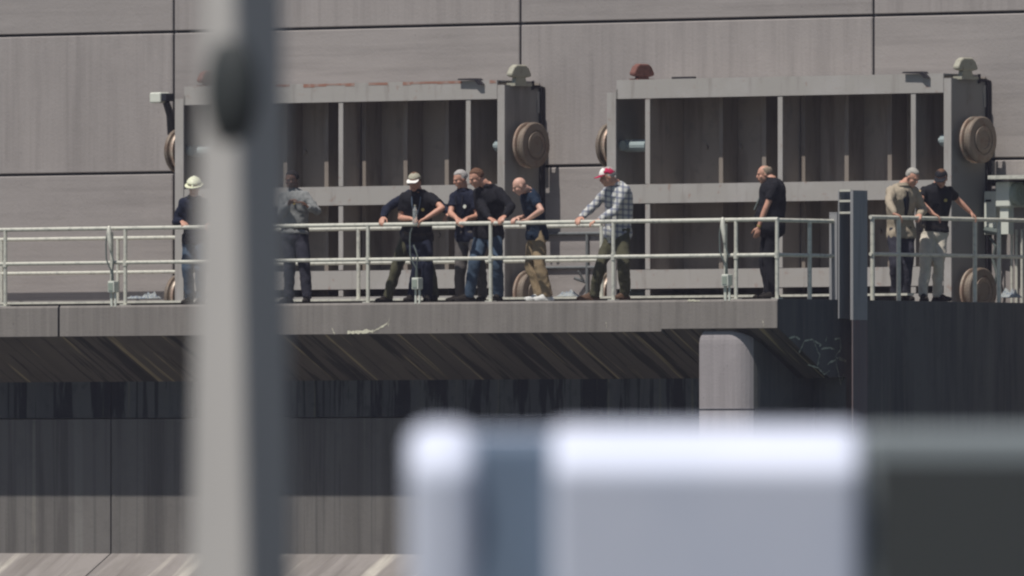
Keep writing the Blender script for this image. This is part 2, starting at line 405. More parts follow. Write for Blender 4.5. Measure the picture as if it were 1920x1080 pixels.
# low shaded wall closing the bay further right (seen only from the side)
# ------------------------------------------------------------------ railings
ZT = P(850, 419.5, .07).z; ZM = P(850, 485, .07).z
RAILG = None
def railing(name, label, posts, ends, dirv, base, zt, zm, zb, m='galv', r=.028, rp=.026, plates=True, endcap=None):
    """posts / ends are distances along dirv from base"""
    d = Vector(dirv); b = Vector(base)
    t = empty(name, b + d*posts[0] + Vector((0, 0, zb)), label, 'railing')
    for nm, z in (('top_rail', zt), ('mid_rail', zm)):
        g = G(); a0 = b + d*ends[0]; a1 = b + d*ends[1]
        n = max(2, int(abs(ends[1]-ends[0])/2)); pts = [a0 + (a1-a0)*k/n + Vector((0, 0, z)) for k in range(n+1)]
        g.tube(pts, r if nm == 'top_rail' else r*.93, 12); obj(nm, g, m, t)
    for p in posts:
        g = G(); q = b + d*p; g.tube([q + Vector((0, 0, zb)), q + Vector((0, 0, zt-.01))], rp, 12)
        o = obj('post', g, m, t)
        if plates:
            g = G(); g.box((q.x-.06, q.y-.05, zb), (q.x+.06, q.y+.05, zb+.014)); obj('base_plate', g, m, o)
            g = G(); g.tube([q+Vector((0,0,zm-.045)), q+Vector((0,0,zm+.045))], rp+.009, 12); obj('rail_sleeve', g, m, o)
    return t
def dx(px, Y): return P(px, 500, Y).x
fp = [dx(px, .07) for px in (-220, 10, 235, 462, 690, 920, 1150, 1380, 1457)]
railing('front_railing', 'long sunlit pipe railing along the front of the walkway, people leaning on it', fp, (fp[0]-1, fp[-1]+.02), (1, 0, 0), (0, .07, 0), ZT, ZM, 0)
Y2 = 3.12
z2t = P(850, 426.5, Y2).z; z2m = P(850, 491, Y2).z
bp_ = [dx(px, Y2) for px in (445, 672, 928, 1128)]
railing('back_railing', 'second pipe railing at the back of the walkway, just behind the people', bp_, (bp_[0], bp_[-1]), (1, 0, 0), (0, Y2, 0), z2t, z2m, .105, r=.027, rp=.027, plates=False)
Y3 = 5.6
z3t = P(165, 447.5, Y3).z; z3m = P(165, 511.5, Y3).z
lp = [dx(px, Y3) for px in (-214, 3, 221)]
railing('wall_railing', 'sunlit railing near the wall at far left, ending at the first gate', lp, (lp[0]-.5, dx(331, Y3)), (1, 0, 0), (0, Y3, 0), z3t, z3m, LEDGE, plates=False)
Y4 = YW-.028
z4t = P(1080, 438, Y4).z; z4m = P(1080, 501.5, Y4).z
t = railing('wall_railing', 'railing with painted-in shade against the wall in the gap between the gates', [dx(1101, Y4)], (dx(1018, Y4), dx(1140, Y4)), (1, 0, 0), (0, Y4, 0), z4t, z4m, LEDGE, m='galv_shade', plates=False, r=.024, rp=.024)
g = G(); g.tube([P(1076, 521, Y4-.1), P(1098, 529, Y4)], .022, 8); g.tube([P(1084, 508, Y4-.1), P(1094, 525, Y4-.03)], .016, 8); obj('brace', g, 'galv_shade', t)
# railing along the pier side: runs straight back
XS = XE - .06
zst = PX(1700, 408.5, XS).z; zsm = PX(1700, 477.5, XS).z
def dy(px): return PX(px, 500, XS).y
railing('pier_railing', 'short stretch of railing round the walkway corner, left of the steel column', [dy(1518), dy(1571)], (fp[-1]*0+.07, dy(1574)), (0, 1, 0), (XS, 0, 0), ZT-.01, ZM, 0, plates=False, rp=.03)
railing('pier_railing', 'shaded railing running back along the pier, right of the steel column', [dy(1636), dy(1685), dy(1828), dy(1873), dy(1925)], (dy(1632), 6.0), (0, 1, 0), (XS, 0, 0), zst, zsm, 0, plates=False, rp=.03)

# ------------------------------------------------------------------ outlets on the front railing
def outlet(px, ybox, label, first=[None]):
    q = P(px, 500, .0); q.z = 0; zb = P(px, ybox, 0).z
    if first[0] is not None:
        t = copy_tree(first[0]); t.location = (q.x, q.y-.03, 0); t['label'] = label; return t
    q = Vector((q.x, q.y-.03, 0))
    t = empty('rail_outlet', q, label, 'electrical outlet', 'electrical outlets on the front railing')
    for s in (-.03, .035): g = G(); g.tube([q+Vector((s, .04, -.02)), q+Vector((s, .04, zb-.05))], .016, 8); obj('conduit', g, 'box_white', t)
    g = G(); g.box((q.x-.055, q.y-.02, zb-.08), (q.x+.055, q.y+.09, zb+.075)); b = obj('outlet_box', g, 'box_white', t, bev=.008)
    g = G(); g.box((q.x-.04, q.y-.028, zb-.055), (q.x+.04, q.y-.021, zb+.05)); obj('cover', g, 'box_green', b)
    g = G(); g.tube([q+Vector((-.04, .05, 0)), q+Vector((-.04, .05, ZT-.05))], .024, 8); obj('stand_pipe', g, 'galv', t)
    g = G(); g.tube([q+Vector(v) for v in ((.0,.0,zb+.07),(.01,-.0,zb+.2),(-.03,-.02,ZM-.05),(-.07,-.03,ZM+.05),(-.085,-.02,ZM+.25),(-.085,-.01,ZT-.12),(-.06,0,ZT-.05))], .011, 7); obj('cable', g, 'cable', t); g = G()
    g.tube([q+Vector(v) for v in ((.03,.0,zb+.07),(.035,-.02,ZM-.1),(.06,-.03,ZM+.02),(.03,-.03,ZM+.1),(-.02,-.02,ZT-.28))], .010, 7)
    obj('cable', g, 'cable', t)
    g = G(); g.tube([q+Vector((-.04,-.01,ZT+.01)), q+Vector((-.035,-.015,ZT-.08)), q+Vector((-.01,-.02,ZT-.2)), q+Vector((0,-.02,ZT-.3))], [.026,.036,.03,.02], 10, True)
    obj('junction_head', g, 'galv', t, smooth=True)
    first[0] = t; return t
outlet(1363, 525, 'grey outlet box and cables on the railing, left of the bulky man in black')
outlet(212, 543, 'leftmost outlet box and cables on the railing, in front of the bare wall')
o_ = outlet(782, 534, 'outlet box and cables on the railing, under the hands of the pale-capped person')
for ch in list(o_.children):
    if ch.name.startswith(('junction_head', 'stand_pipe')): bpy.data.objects.remove(ch)

# ------------------------------------------------------------------ gates
XG1 = P(328, 300, YG).x; GL = P(946, 300, YG).x - XG1; XG2 = P(1138, 300, YG).x
def gz(py): return P(700, py, YG).z
def make_gate():
    x0, x1 = XG1, XG1+GL; D = YW-.012-YG
    zt, zl = gz(155), LEDGE+.002
    t = empty('lift_gate', (x0, YG, LEDGE), '', 'lift gate', 'steel lift gates parked behind the walkway')
    def zz(py): return gz(py)
    # girders: front flange, web behind
    for nm, a, b in (('top_girder', 155, 190), ('girder', 349, 384), ('girder', 507, 542)):
        g = G(); lo, hi = zz(b), zz(a)
        g.box((x0+.165, YG+.004, lo), (x1-.135, YG+.03, hi)); 
        wz = hi-.014 if nm == 'top_girder' else (lo+hi)/2
        g.box((x0+.166, YG+.031, wz-.012), (x1-.136, YG+D-.02, wz+.012)); obj(nm, g, 'gate', t)
    g = G(); g.box((x0+.165, YG+.004, zl), (x1-.135, YG+D-.02, zz(556))); obj('bottom_girder', g, 'gate', t)
    # end posts: front flange and end plate
    for s, xa, xb, ztp in ((0, x0, x0+.155, zz(178)), (1, x1-.125, x1, zz(164))):
        g = G(); g.box((xa, YG, zl), (xb, YG+.028, ztp)); o = obj('end_flange', g, 'gate', t)
        xp = x0+.01 if s == 0 else x1-.035
        g = G(); g.box((xp, YG+.029, zl), (xp+.03, YG+D, ztp)); obj('end_plate', g, 'gate_end', t)
    g = G(); xq = x0+.155; g.box((xq+.002, YG+.004, zz(190)), (xq+.03, YG+.03, zz(172))); obj('corner_plate', g, 'gate_end', t)
    # stiffener flanges between the girders
    for px in (400, 638, 877):
        xc = P(px, 300, YG).x; g = G()
        for a, b in ((191, 348), (385, 506), (543, 555)):
            g.box((xc-.04, YG+.012, zz(b)), (xc+.04, YG+.026, zz(a)))
            g.mi = 1; g.box((xc-.008, YG+.027, zz(b)), (xc+.008, YG+D-.05, zz(a))); g.mi = 0
        obj('stiffener', g, ['gate', 'gate_in'], t)
    # set-back ribs
    for off in (431, 349, 193, 112, 560, 275):
        xc = x1 - off/110 - .35; yr = YG+.43; g = G()
        for a, b in ((180, 364), (368, 524), (526, 552)):
            g.box((xc-.035, yr, zz(b)), (xc+.035, yr+.018, zz(a)))
            g.box((xc-.007, yr+.019, zz(b)), (xc+.007, YG+D-.05, zz(a)))
        obj('rib', g, 'gate_rib', t)
    g = G(); g.box((x0+.045, YG+D-.04, zl), (x1-.04, YG+D-.015, zt-.03)); 
    for k in range(9):
        xx = x0+.5+k*.6; zq = random.choice((zz(280), zz(265), zz(440))); g.tube([(xx, YG+D-.042, zq), (xx, YG+D-.07, zq)], .035, 10)
    obj('skin_plate', g, 'gate_in', t)
    # wheels
    rw = 45/140*.99
    for zc in (zz(276), zz(552)):
        for s in (0, 1):
            xw = x0+.01 if s == 0 else x1-.004; sg = -1 if s == 0 else 1; yc = YG+.37
            def disc(prof, nm, m, par):
                rings = [[Vector((xw+sg*dx_, yc+rr_*math.cos(a), zc+rr_*math.sin(a))) for a in [2*math.pi*k/40 for k in range(40)]] for dx_, rr_ in prof]
                g = G(); g.loft(rings); return obj(nm, g, m, par)
            wz = disc([(.10, rw*.93), (.101, rw*.985), (.125, rw), (.135, rw), (.14, rw*.93)], 'wheel', 'tread', t)
            disc([(.142, rw*.86), (.20, rw*.85), (.21, rw*.97), (.225, rw*1.0), (.255, rw*.99), (.27, rw*.94), (.272, rw*.66), (.262, rw*.64), (.26, rw*.58), (.28, rw*.56), (.285, rw*.40), (.275,rw*.38)], 'wheel_face', 'wheel', wz)
            disc([(.0, rw*.45), (.099, rw*.45)], 'hub', 'gate_end', wz)
            xa = x0+.045 if s == 0 else x1-.04
            g = G(); g.tube([(xa, yc, zc), (xa-sg*.38, yc, zc)], .085, 14); g.tube([(xa-sg*.38, yc, zc), (xa-sg*.43, yc-.02, zc)], [.05, .045], 12); g.tube([(xa-sg*.02,yc-.14,zc),(xa-sg*.06,yc-.14,zc)],.07,12)
            obj('axle', g, 'axle', t)
    # lifting lugs on top: domed hood on a forked foot
    for s in (0, 1):
        xc = x1+.0 if s else x0+.36; yc = YG+.32; zb = zz(163) if s else zt
        m = 'lug' if s else 'lug_rust'
        g = G(); hw = .225; up_ = .0 if s else -.05
        prof = [(-hw, .17), (-hw*.98, .22), (-hw*.72, .33), (-hw*.42, .375), (hw*.42, .375), (hw*.72, .33), (hw*.98, .22), (hw, .17), (hw*.62, .15), (-hw*.62, .15)]
        g.prism([(yc+a, zb+(z-.15)*.78+.10+up_) for a, z in prof], 0, xc-.05, xc+.05)
        l_ = obj('lifting_lug', g, m, t, bev=.02)
        g = G(); g.prism([(yc-.13, zb-.02), (yc-.10, zb+.11+up_), (yc+.10, zb+.11+up_), (yc+.14, zb-.02)], 0, xc-.035, xc+.035)
        g.box((xc-.075, yc-.18, zb-.02), (xc+.075, yc+.2, zb+.02)); obj('lug_foot', g, m, l_)
    # seal bar down the back of the right-hand end plate, with its top angle
    g = G(); g.box((x1-.002, YW-.10, zl), (x1+.035, YW-.014, zz(166))); g.box((x1+.0, YW-.25, zz(169)), (x1+.03, YW-.105, zz(163))); g.box((x1+.0,YW-.27,zz(172)),(x1+.03,YW-.245,zz(155)))
    obj('seal', g, 'seal', t)
    g = G(); g.box((x1-.001, YW-.145, zz(215)), (x1+.012, YW-.102, zz(175))); obj('seal_clamp', g, 'gate', t)
    # little angle stops on the top flange
    g = G(); xa = x1-.78
    g.prism([(xa, zt+.03), (xa+.33, zt+.03), (xa+.43, zt-.06), (xa+.36, zt-.06), (xa+.29, zt+.0), (xa, zt+.01)], 1, YG-.06, YG+.06)
    obj('stop_angle', g, 'seal', t)
    g = G(); xa = x0+1.05; g.box((xa, YG+.1, zt), (xa+.38, YG+.16, zt+.03)); obj('stop_angle', g, 'seal', t)
    # rusty upper edge
    g = G(); xa = x0+.17
    while xa < x1-.2:
        ww = random.uniform(.08, .35)
        if random.random() < .75: g.box((xa, YG+.0015, zt-.0-random.uniform(.02, .05)), (min(xa+ww, x1-.15), YG+.0035, zt))
        xa += ww+.002
    r_ = obj('rust_edge', g, 'gate_rust', t)
    return t, r_
gate1, rust1 = make_gate()
gate2 = copy_tree(gate1); gate2.location.x = XG2
gate2.location.z += P(1300, 143, YG).z - gz(155) - .03
gate1['label'] = 'left steel lift gate with rust-streaked top edge, partly behind the blurred pole'
gate2['label'] = 'right steel lift gate with clean top girder and brown lug at its left end'
for ch in list(gate2.children):
    if ch.name.startswith('rust_edge'): bpy.data.objects.remove(ch)
# the fixture hanging off the wall left of the first gate
yl = YW-.45
t = empty('wall_lamp', P(318, 262, YW-.05), 'small pale lamp on a dark slanting arm beside the left gate', 'lamp')
g = G(); g.tube([P(323, 250, YW-.02), P(319, 215, YW-.25), P(311, 190, YW-.40)], [.07, .055, .05], 8); obj('arm', g, 'dark', t)
g = G(); a = P(299, 182, yl); g.box((a.x-.12, a.y-.08, a.z-.085), (a.x+.08, a.y+.14, a.z+.065)); obj('lamp_head', g, 'box_white', t, bev=.02)
g = G(); g.box((a.x+.081, a.y-.06, a.z-.06), (a.x+.17, a.y+.12, a.z+.05)); obj('bracket', g, 'dark', t, bev=.01)

# ------------------------------------------------------------------ steel column beside the walkway corner
xc0, xc1 = XE+.012, XE+.262
ya, yb = 1.60, 1.97
f = lambda px, py: PX(px, py, xc1)
ztc = PX(1610, 357, xc1).z; ya = PX(1599.5, 500, xc1).y; yb = PX(1626.5, 500, xc1).y
zr = PX(1612, 600, xc1).z
t = empty('steel_column', (XE+.13, ya, -8), 'tall blue-grey steel column fixed to the pier side, rusty below the deck', 'column')
g = G(); g.box((xc1-.02, ya, zr), (xc1, yb, ztc)); g.box((xc0, yb-.02, zr), (xc1-.021, yb, ztc)); g.box((xc1-.045, ya-.001, zr), (xc1-.0205, ya+.02, ztc)); obj('upper_web', g, 'column', t)
g = G(); g.box((xc1-.02, ya, -8.5), (xc1-.003, yb, zr-.004)); g.box((xc0, yb-.02, -8.5), (xc1-.021, yb, zr-.004)); obj('lower_web', g, 'column_rust', t)
g = G(); g.box((xc0, ya+.0, -.25), (xc0+.02, yb-.021, ztc-.0))
obj('inner_flange', g, 'column', t)
g = G(); g.box((xc0+.021, yb-.03, -.5), (xc1-.022, yb-.021, ztc)); obj('inner_face', g, 'dark', t)
g = G()
for py in (357.5, 377, 399): 
    z = PX(1588, py, XE+.1).z; g.box((xc0+.02, ya+.002, z-.014), (xc1-.046, ya+.03, z+.014))
obj('rung', g, 'galv', t)
g = G(); xx = xc0-.002; z0_ = PX(1588, 398, XE+.1).z
g.box((XE-.12, ya-.02, 0.001), (XE+.01, ya+.03, z0_-.02)); g.box((XE-.12, ya-.022, z0_-.019), (XE+.01, ya+.032, z0_)); obj('fixing_plate', g, 'column', t)

# ------------------------------------------------------------------ cabinets at the far right
yb_ = YW-.02
def B(px0, py0, px1, py1, Y, d):
    a = P(px0, py0, Y); b = P(px1, py1, Y); return (a.x, Y, b.z), (b.x, Y+d, a.z)
t = empty('switch_cabinet', P(1857, 400, yb_), 'narrow pale grey switch cabinet on the wall at the right edge', 'electrical cabinet')
a, b = B(1845, 359, 1867, 440, yb_-.2, .18); g = G(); g.box(a, b); obj('cabinet_body', g, 'box_white', t, bev=.01)
a2 = Vector(a); g = G(); g.box((a[0]+.03, a[1]-.01, b[2]-.14), (a[0]+.12, a[1]-.001, b[2]-.11)); obj('latch', g, 'dark', t)
t = empty('control_cabinet', P(1890, 370, yb_), 'pale green-grey control cabinet with a round dark cover at the right edge', 'electrical cabinet')
a, b = B(1866, 341, 1893, 388, yb_-.4, .36); g = G(); g.box(a, b); obj('cabinet_body', g, 'box_white', t, bev=.02)
g = G(); cx = b[0]; cy = a[1]+.15; cz = (a[2]+b[2])/2
g.tube([(cx, cy, cz), (cx+.07, cy, cz), (cx+.09, cy, cz)], [.165, .16, .13], 24); g.tube([(cx+.09, cy-.02, cz+.02), (cx+.11, cy-.02, cz+.02)], .05, 12); obj('round_cover', g, 'box_green', t)
g = G(); g.box((a[0]+.05, a[1]+.04, P(1880, 440, yb_).z), (b[0]-.05, a[1]+.16, a[2]+.002)); obj('cable_duct', g, 'box_white', t)
t = empty('equipment_frame', P(1885, 560, yb_), 'dark steel frame with a bright top angle around the cabinets at the right edge', 'frame')
a, b = B(1852, 329, 1985, 334, yb_-.55, .5); g = G(); g.box(a, b); obj('top_angle', g, 'galv', t)
g = G(); a, b = B(1858, 338, 1985, 347, yb_-.08, .06); g.box(a, b); 
g.box(*B(1868, 347, 1880, 360, yb_-.08, .06)); obj('back_board', g, 'seal', t)
g = G()
for px in (1872, 1897, 1906, 1916):
    q = P(px, 430, yb_-.12); g.tube([(q.x, q.y, q.z), (q.x, q.y, LEDGE)], .02 if px != 1872 else .014, 8)
obj('pipe', g, 'galv', t)
g = G(); q = P(1856, 445, yb_-.15); g.tube([q, q+Vector((.1, 0, -.12)), q+Vector((.05, 0, -.3)), q+Vector((.12, 0, -.5)), q+Vector((.06, 0, -.75))], .022, 8); g.tube([P(1848,431,yb_-.2),P(1880,437,yb_-.2)], .05, 8); obj('hanging_cable', g, 'cable', t)

# crumpled sheets and debris lying on the ground
def crumple(px, py, Y, wd, ht, label, m='rag', name='crumpled_sheet'):
    c = P(px, py, Y); g = G(); n = 9; vs = []; fs = []
    for j in range(n):
        for i in range(n):
            u, v = i/(n-1)-.5, j/(n-1)-.5
            e = max(0, 1-(2*u)**2)*max(0, 1-(2*v)**2)
            h = ht*e*(.2+2.2*abs(noise.noise(Vector((u*9+px, v*9, py)))))
            vs.append((c.x+u*wd, c.y+v*.22, c.z+h+.004))
    for j in range(n-1):
        for i in range(n-1): fs.append((j*n+i, j*n+i+1, (j+1)*n+i+1, (j+1)*n+i))
    g.add(vs, fs); o = obj(name, g, m, None, origin=c)
    s = o.modifiers.new('thick', 'SOLIDIFY'); s.thickness = .006
    return tag(o, label, 'sheet', 'crumpled sheets left on the kerb')
crumple(254, 560, 3.3, .22, .06, 'small crumpled white sheet on the kerb behind the left railing')
crumple(281, 560, 3.3, .24, .13, 'larger crumpled grey and white sheet on the kerb near the first gate')
crumple(1066, 556, 3.3, .26, .12, 'crumpled grey and white sheet by the foot of the person in plaid')
crumple(1893, 558, 5.35, .26, .18, 'crumpled white sheet behind the pier railing at the far right')

# ------------------------------------------------------------------ out-of-focus pole in the foreground
SP = 50.0
pc = Q(450, 540, SP)
t = empty('square_pole', (pc.x, pc.y, GZ), 'out-of-focus square steel pole in the foreground, one face sunlit and one in shade', 'pole')
def pole_w(px0, pxm, px1, py):     # measure the two visible faces at a row
    k = SP/FPX; return (pxm-px0)*k/math.cos(TH), (px1-pxm)*k/math.sin(TH)
a1, b1 = pole_w(373, 438, 533, 0); a2, b2 = pole_w(350, 461, 548, 1080)
q0 = Q(438, 0, SP); q1 = Q(461, 1080, SP)
def ring(z):
    k = (q0.z-z)/(q0.z-q1.z); k2 = min(max(k, -3), 2.0)
    aw = a1+(a2-a1)*k2; bw = b1+(b2-b1)*k2; e = q0+(q1-q0)*k2
    r = .018; x0, x1, y0, y1 = e.x-aw, e.x, e.y, e.y+bw; pts = []
    for cx, cy, s in ((x1-r, y0+r, -90), (x1-r, y1-r, 0), (x0+r, y1-r, 90), (x0+r, y0+r, 180)):
        for j in range(5):
            a = R(s + 90*j/4); pts.append(Vector((cx+r*math.cos(a), cy+r*math.sin(a), z)))
    return pts
g = G(); zt_ = q0.z+1.9; g.loft([ring(GZ-.2+(zt_-GZ+.2)*k/16) for k in range(17)]); obj('shaft', g, 'pole', t)
g = G(); h0 = Q(446, 168, SP); ec = ring(h0.z); h0 = Vector((h0.x, min(p.y for p in ec)+.03, h0.z)); h0.x = max(p.x for p in ec)-.04
g.ell(h0, (.092, .07, .182), None, 24, 16); obj('fitting', g, 'pole_dark', t)
g = G(); bx = ring(GZ); xx0 = min(p.x for p in bx)-.1; xx1 = max(p.x for p in bx)+.1; yy0 = min(p.y for p in bx)-.1; yy1 = max(p.y for p in bx)+.1
g.box((xx0, yy0, GZ-.02), (xx1, yy1, GZ+.03)); obj('base_plate', g, 'pole', t, bev=.01)
g = G()
zl = zt_; cxx = (xx0+xx1)/2; cyy = (yy0+yy1)/2
g.tube([(cxx, cyy, zl-.05), (cxx, cyy+.3, zl+.25), (cxx, cyy+1.2, zl+.4)], .035, 10); ar = obj('lamp_arm', g, 'pole', t)
g = G(); g.box((cxx-.15, cyy+1.15, zl+.33), (cxx+.15, cyy+1.75, zl+.45)); obj('lamp_head', g, 'vangrey', t, bev=.03)

# ------------------------------------------------------------------ out-of-focus white van
SV = 40.0; kv = SV/FPX
o0 = Q(765, 800, SV)
U = RT; Wd = FH; Zv = Vector((0, 0, 1))
def vx(px): return (px-765)*kv
def vp(u, d, z): return Vector((o0.x, o0.y, 0)) + U*u + Wd*d + Zv*z
ztv = Q(765, 803, SV).z
van = empty('van', (o0.x, o0.y, GZ), 'out-of-focus white van in the foreground with blue-grey strip and dark window', 'van')
VW = vx(765+1560)
def vbox(u0, u1, d0, d1, z0, z1):
    g = G(); c = vp((u0+u1)/2, (d0+d1)/2, (z0+z1)/2); g.obox(c, U*(u1-u0)/2, Wd*(d1-d0)/2, Zv*(z1-z0)/2); return g
zbm = GZ+.35
obj('body', vbox(.02, VW-.02, .03, 4.6, zbm, ztv-.012), 'vanblue', van, bev=.05, seg=4)
def vpanel(u0, u1, d0, z1, ch, back, under):
    g = G(); pr = [(back, z1), (d0+ch, z1), (d0, z1-ch*1.05), (d0+under, zbm), (back, zbm)]
    n = len(pr); g.add([vp(u, d, z) for u in (u0, u1) for d, z in pr], [tuple(range(n)), tuple(range(n, 2*n))]+[(i, (i+1) % n, n+(i+1) % n, n+i) for i in range(n)]); return g
obj('corner_pillar', vpanel(0, vx(893), -.05, ztv+.010, .10, .5, .22), 'vanwhite', van, bev=.05, seg=5)
obj('roof', vbox(.0, VW, .5, 4.65, ztv-.5, ztv-.004), 'vanwhite', van, bev=.07, seg=6)
obj('door_panel', vpanel(vx(1035), vx(1612), -.10, ztv+.008, .105, .2, .24), 'vanwhite', van, bev=.035, seg=5)
fr = obj('window_frame', vbox(vx(1614), VW-.25, -.02, .12, GZ+.8, ztv+.0), 'vangrey', van, bev=.03, seg=4)
obj('window', vbox(vx(1640), VW-.28, -.03, -.018, GZ+.85, Q(1700, 862, SV).z), 'glassdark', fr, bev=.004)
obj('bumper', vbox(-.02, VW+.02, -.18, .1, GZ+.32, GZ+.52), 'vangrey', van, bev=.04, seg=4)
for u in (.16, VW-.16):
    tl = obj('tail_light', vbox(u-.06, u+.06, -.045, .0, GZ+.75, GZ+1.05), 'red', van, bev=.01)
    for d in (.9, 3.8):
        g = G(); c = vp(u, d, GZ+.33)
        g.tube([c-U*.11, c-U*.09, c+U*.09, c+U*.11], [.28, .33, .33, .28], 28); wh = obj('wheel', g, 'rubber', van)
        g = G(); g.tube([c-U*.118, c+U*.118], .19, 20); obj('rim', g, 'vangrey', wh)
# ------------------------------------------------------------------ people
def vox(g, size, smooth=4, fold=0.0, fs=7.0, seed=0, dec=1.0):
    me = bpy.data.meshes.new('tmp'); me.from_pydata([tuple(v) for v in g.v], [], g.f); me.update()
    import bmesh
    bm = bmesh.new(); bm.from_mesh(me); bmesh.ops.recalc_face_normals(bm, faces=bm.faces); bm.to_mesh(me); bm.free()
    o = bpy.data.objects.new('tmp', me); C.objects.link(o)
    r = o.modifiers.new('r', 'REMESH'); r.mode = 'VOXEL'; r.voxel_size = size
    if smooth: q = o.modifiers.new('s', 'SMOOTH'); q.iterations = smooth; q.factor = .5
    dg = bpy.context.evaluated_depsgraph_get(); dg.update()
    out = bpy.data.meshes.new_from_object(o.evaluated_get(dg))
    bpy.data.objects.remove(o); bpy.data.meshes.remove(me)
    if fold:
        out.update(); ns = [v.normal.copy() for v in out.vertices]
        for v, n in zip(out.vertices, ns):
            p = v.co; q = Vector((p.x*fs+seed, p.y*fs, p.z*fs*.8 + p.x*2.5))
            a = noise.noise(q); b = noise.noise(q*2.3+Vector((5, 1, 2)))
            v.co = p + n*fold*((.5-abs(a))*1.3 - .35 + (.4-abs(b))*.6)
    return out
def mesh_obj(name, me, m, parent, origin):
    og = Vector(origin)
    for v in me.vertices: v.co = v.co - og
    me.materials.clear(); me.materials.append(m if not isinstance(m, str) else M[m])
    me.polygons.foreach_set('use_smooth', [True]*len(me.polygons)); me.update()
    o = bpy.data.objects.new(name, me); link(o, parent)
    o.location = og - (worldloc(parent) if parent is not None else Vector((0, 0, 0)))
    return o
def cl(name, c, rough=.9, v=.35):
    if name in M: return M[name]
    M[name] = mat(name, c, [(V3, 9, 5, .45, .75, tuple(x*(1-v) for x in c), .8), (V3, 60, 2, .4, .8, tuple(min(1, x*1.25) for x in c), .5)], rough=rough, coord='object', spec=.15)
    return M[name]
def skinmat(name, c):
    if name in M: return M[name]
    M[name] = mat(name, c, [(V3, 14, 4, .5, .8, (c[0]*.85, c[1]*.62, c[2]*.6), .7)], rough=.55, coord='object', spec=.35)
    return M[name]
def dirA(a): a = R(a); return -FH*math.cos(a) - RT*math.sin(a)
ZU = Vector((0, 0, 1))
def ik(a, c, l1, l2, hint, who):
    d = (c-a).length; tot = l1+l2
    if d > tot*.995:
        k = d/(tot*.995)
        if k > 1.04: print('STRETCH', who, round(k, 2))
        l1 *= k; l2 *= k; tot = l1+l2
    u = (c-a).normalized(); x = (l1*l1-l2*l2+d*d)/(2*d); h = math.sqrt(max(1e-6, l1*l1-x*x))
    hv = hint-a; hv = hv-u*hv.dot(u); hv = hv.normalized() if hv.length > 1e-5 else u.orthogonal()
    return a+u*x+hv*h
def hand(g, wrist, d, n, side, s, curl=28, spread=1.0):
    """d: direction of the palm, n: back of the hand; side +1 = thumb on +l"""
    d = d.normalized(); n = (n-d*n.dot(d)).normalized(); l = n.cross(d)*side
    rot = Matrix((l, d, n)).transposed()
    g.ell(wrist+d*.048*s, (.042*s, .056*s, .017*s), rot, 12, 8)
    for i in range(4):
        b = wrist+d*.088*s+l*(1.5-i)*.0215*s*spread-d*(0, .0, .003, .010)[i]*s
        L = (.040, .045, .042, .033)[i]*s; dd = (d+l*(1.5-i)*.05).normalized(); pts = [b-dd*.02*s]; p = b; pts.append(p)
        ang = 0
        for k, q in enumerate((1, .68, .55)):
            ang += R(curl)*(1, 1.15, .8)[k]
            p = p+(dd*math.cos(ang)-n*math.sin(ang))*L*q; pts.append(p)
        g.tube(pts, [.0095*s, .0092*s, .0085*s, .0078*s, .0068*s], 8, True)
    b = wrist+d*.022*s+l*.030*s
    td = (d*.62+l*.75-n*.3).normalized(); t2 = (d*.9+l*.25-n*.45).normalized()
    g.tube([b-td*.01*s, b+td*.035*s, b+td*.035*s+t2*.034*s, b+td*.037*s+t2*.06*s], [.014*s, .0125*s, .0105*s, .008*s], 8, True)
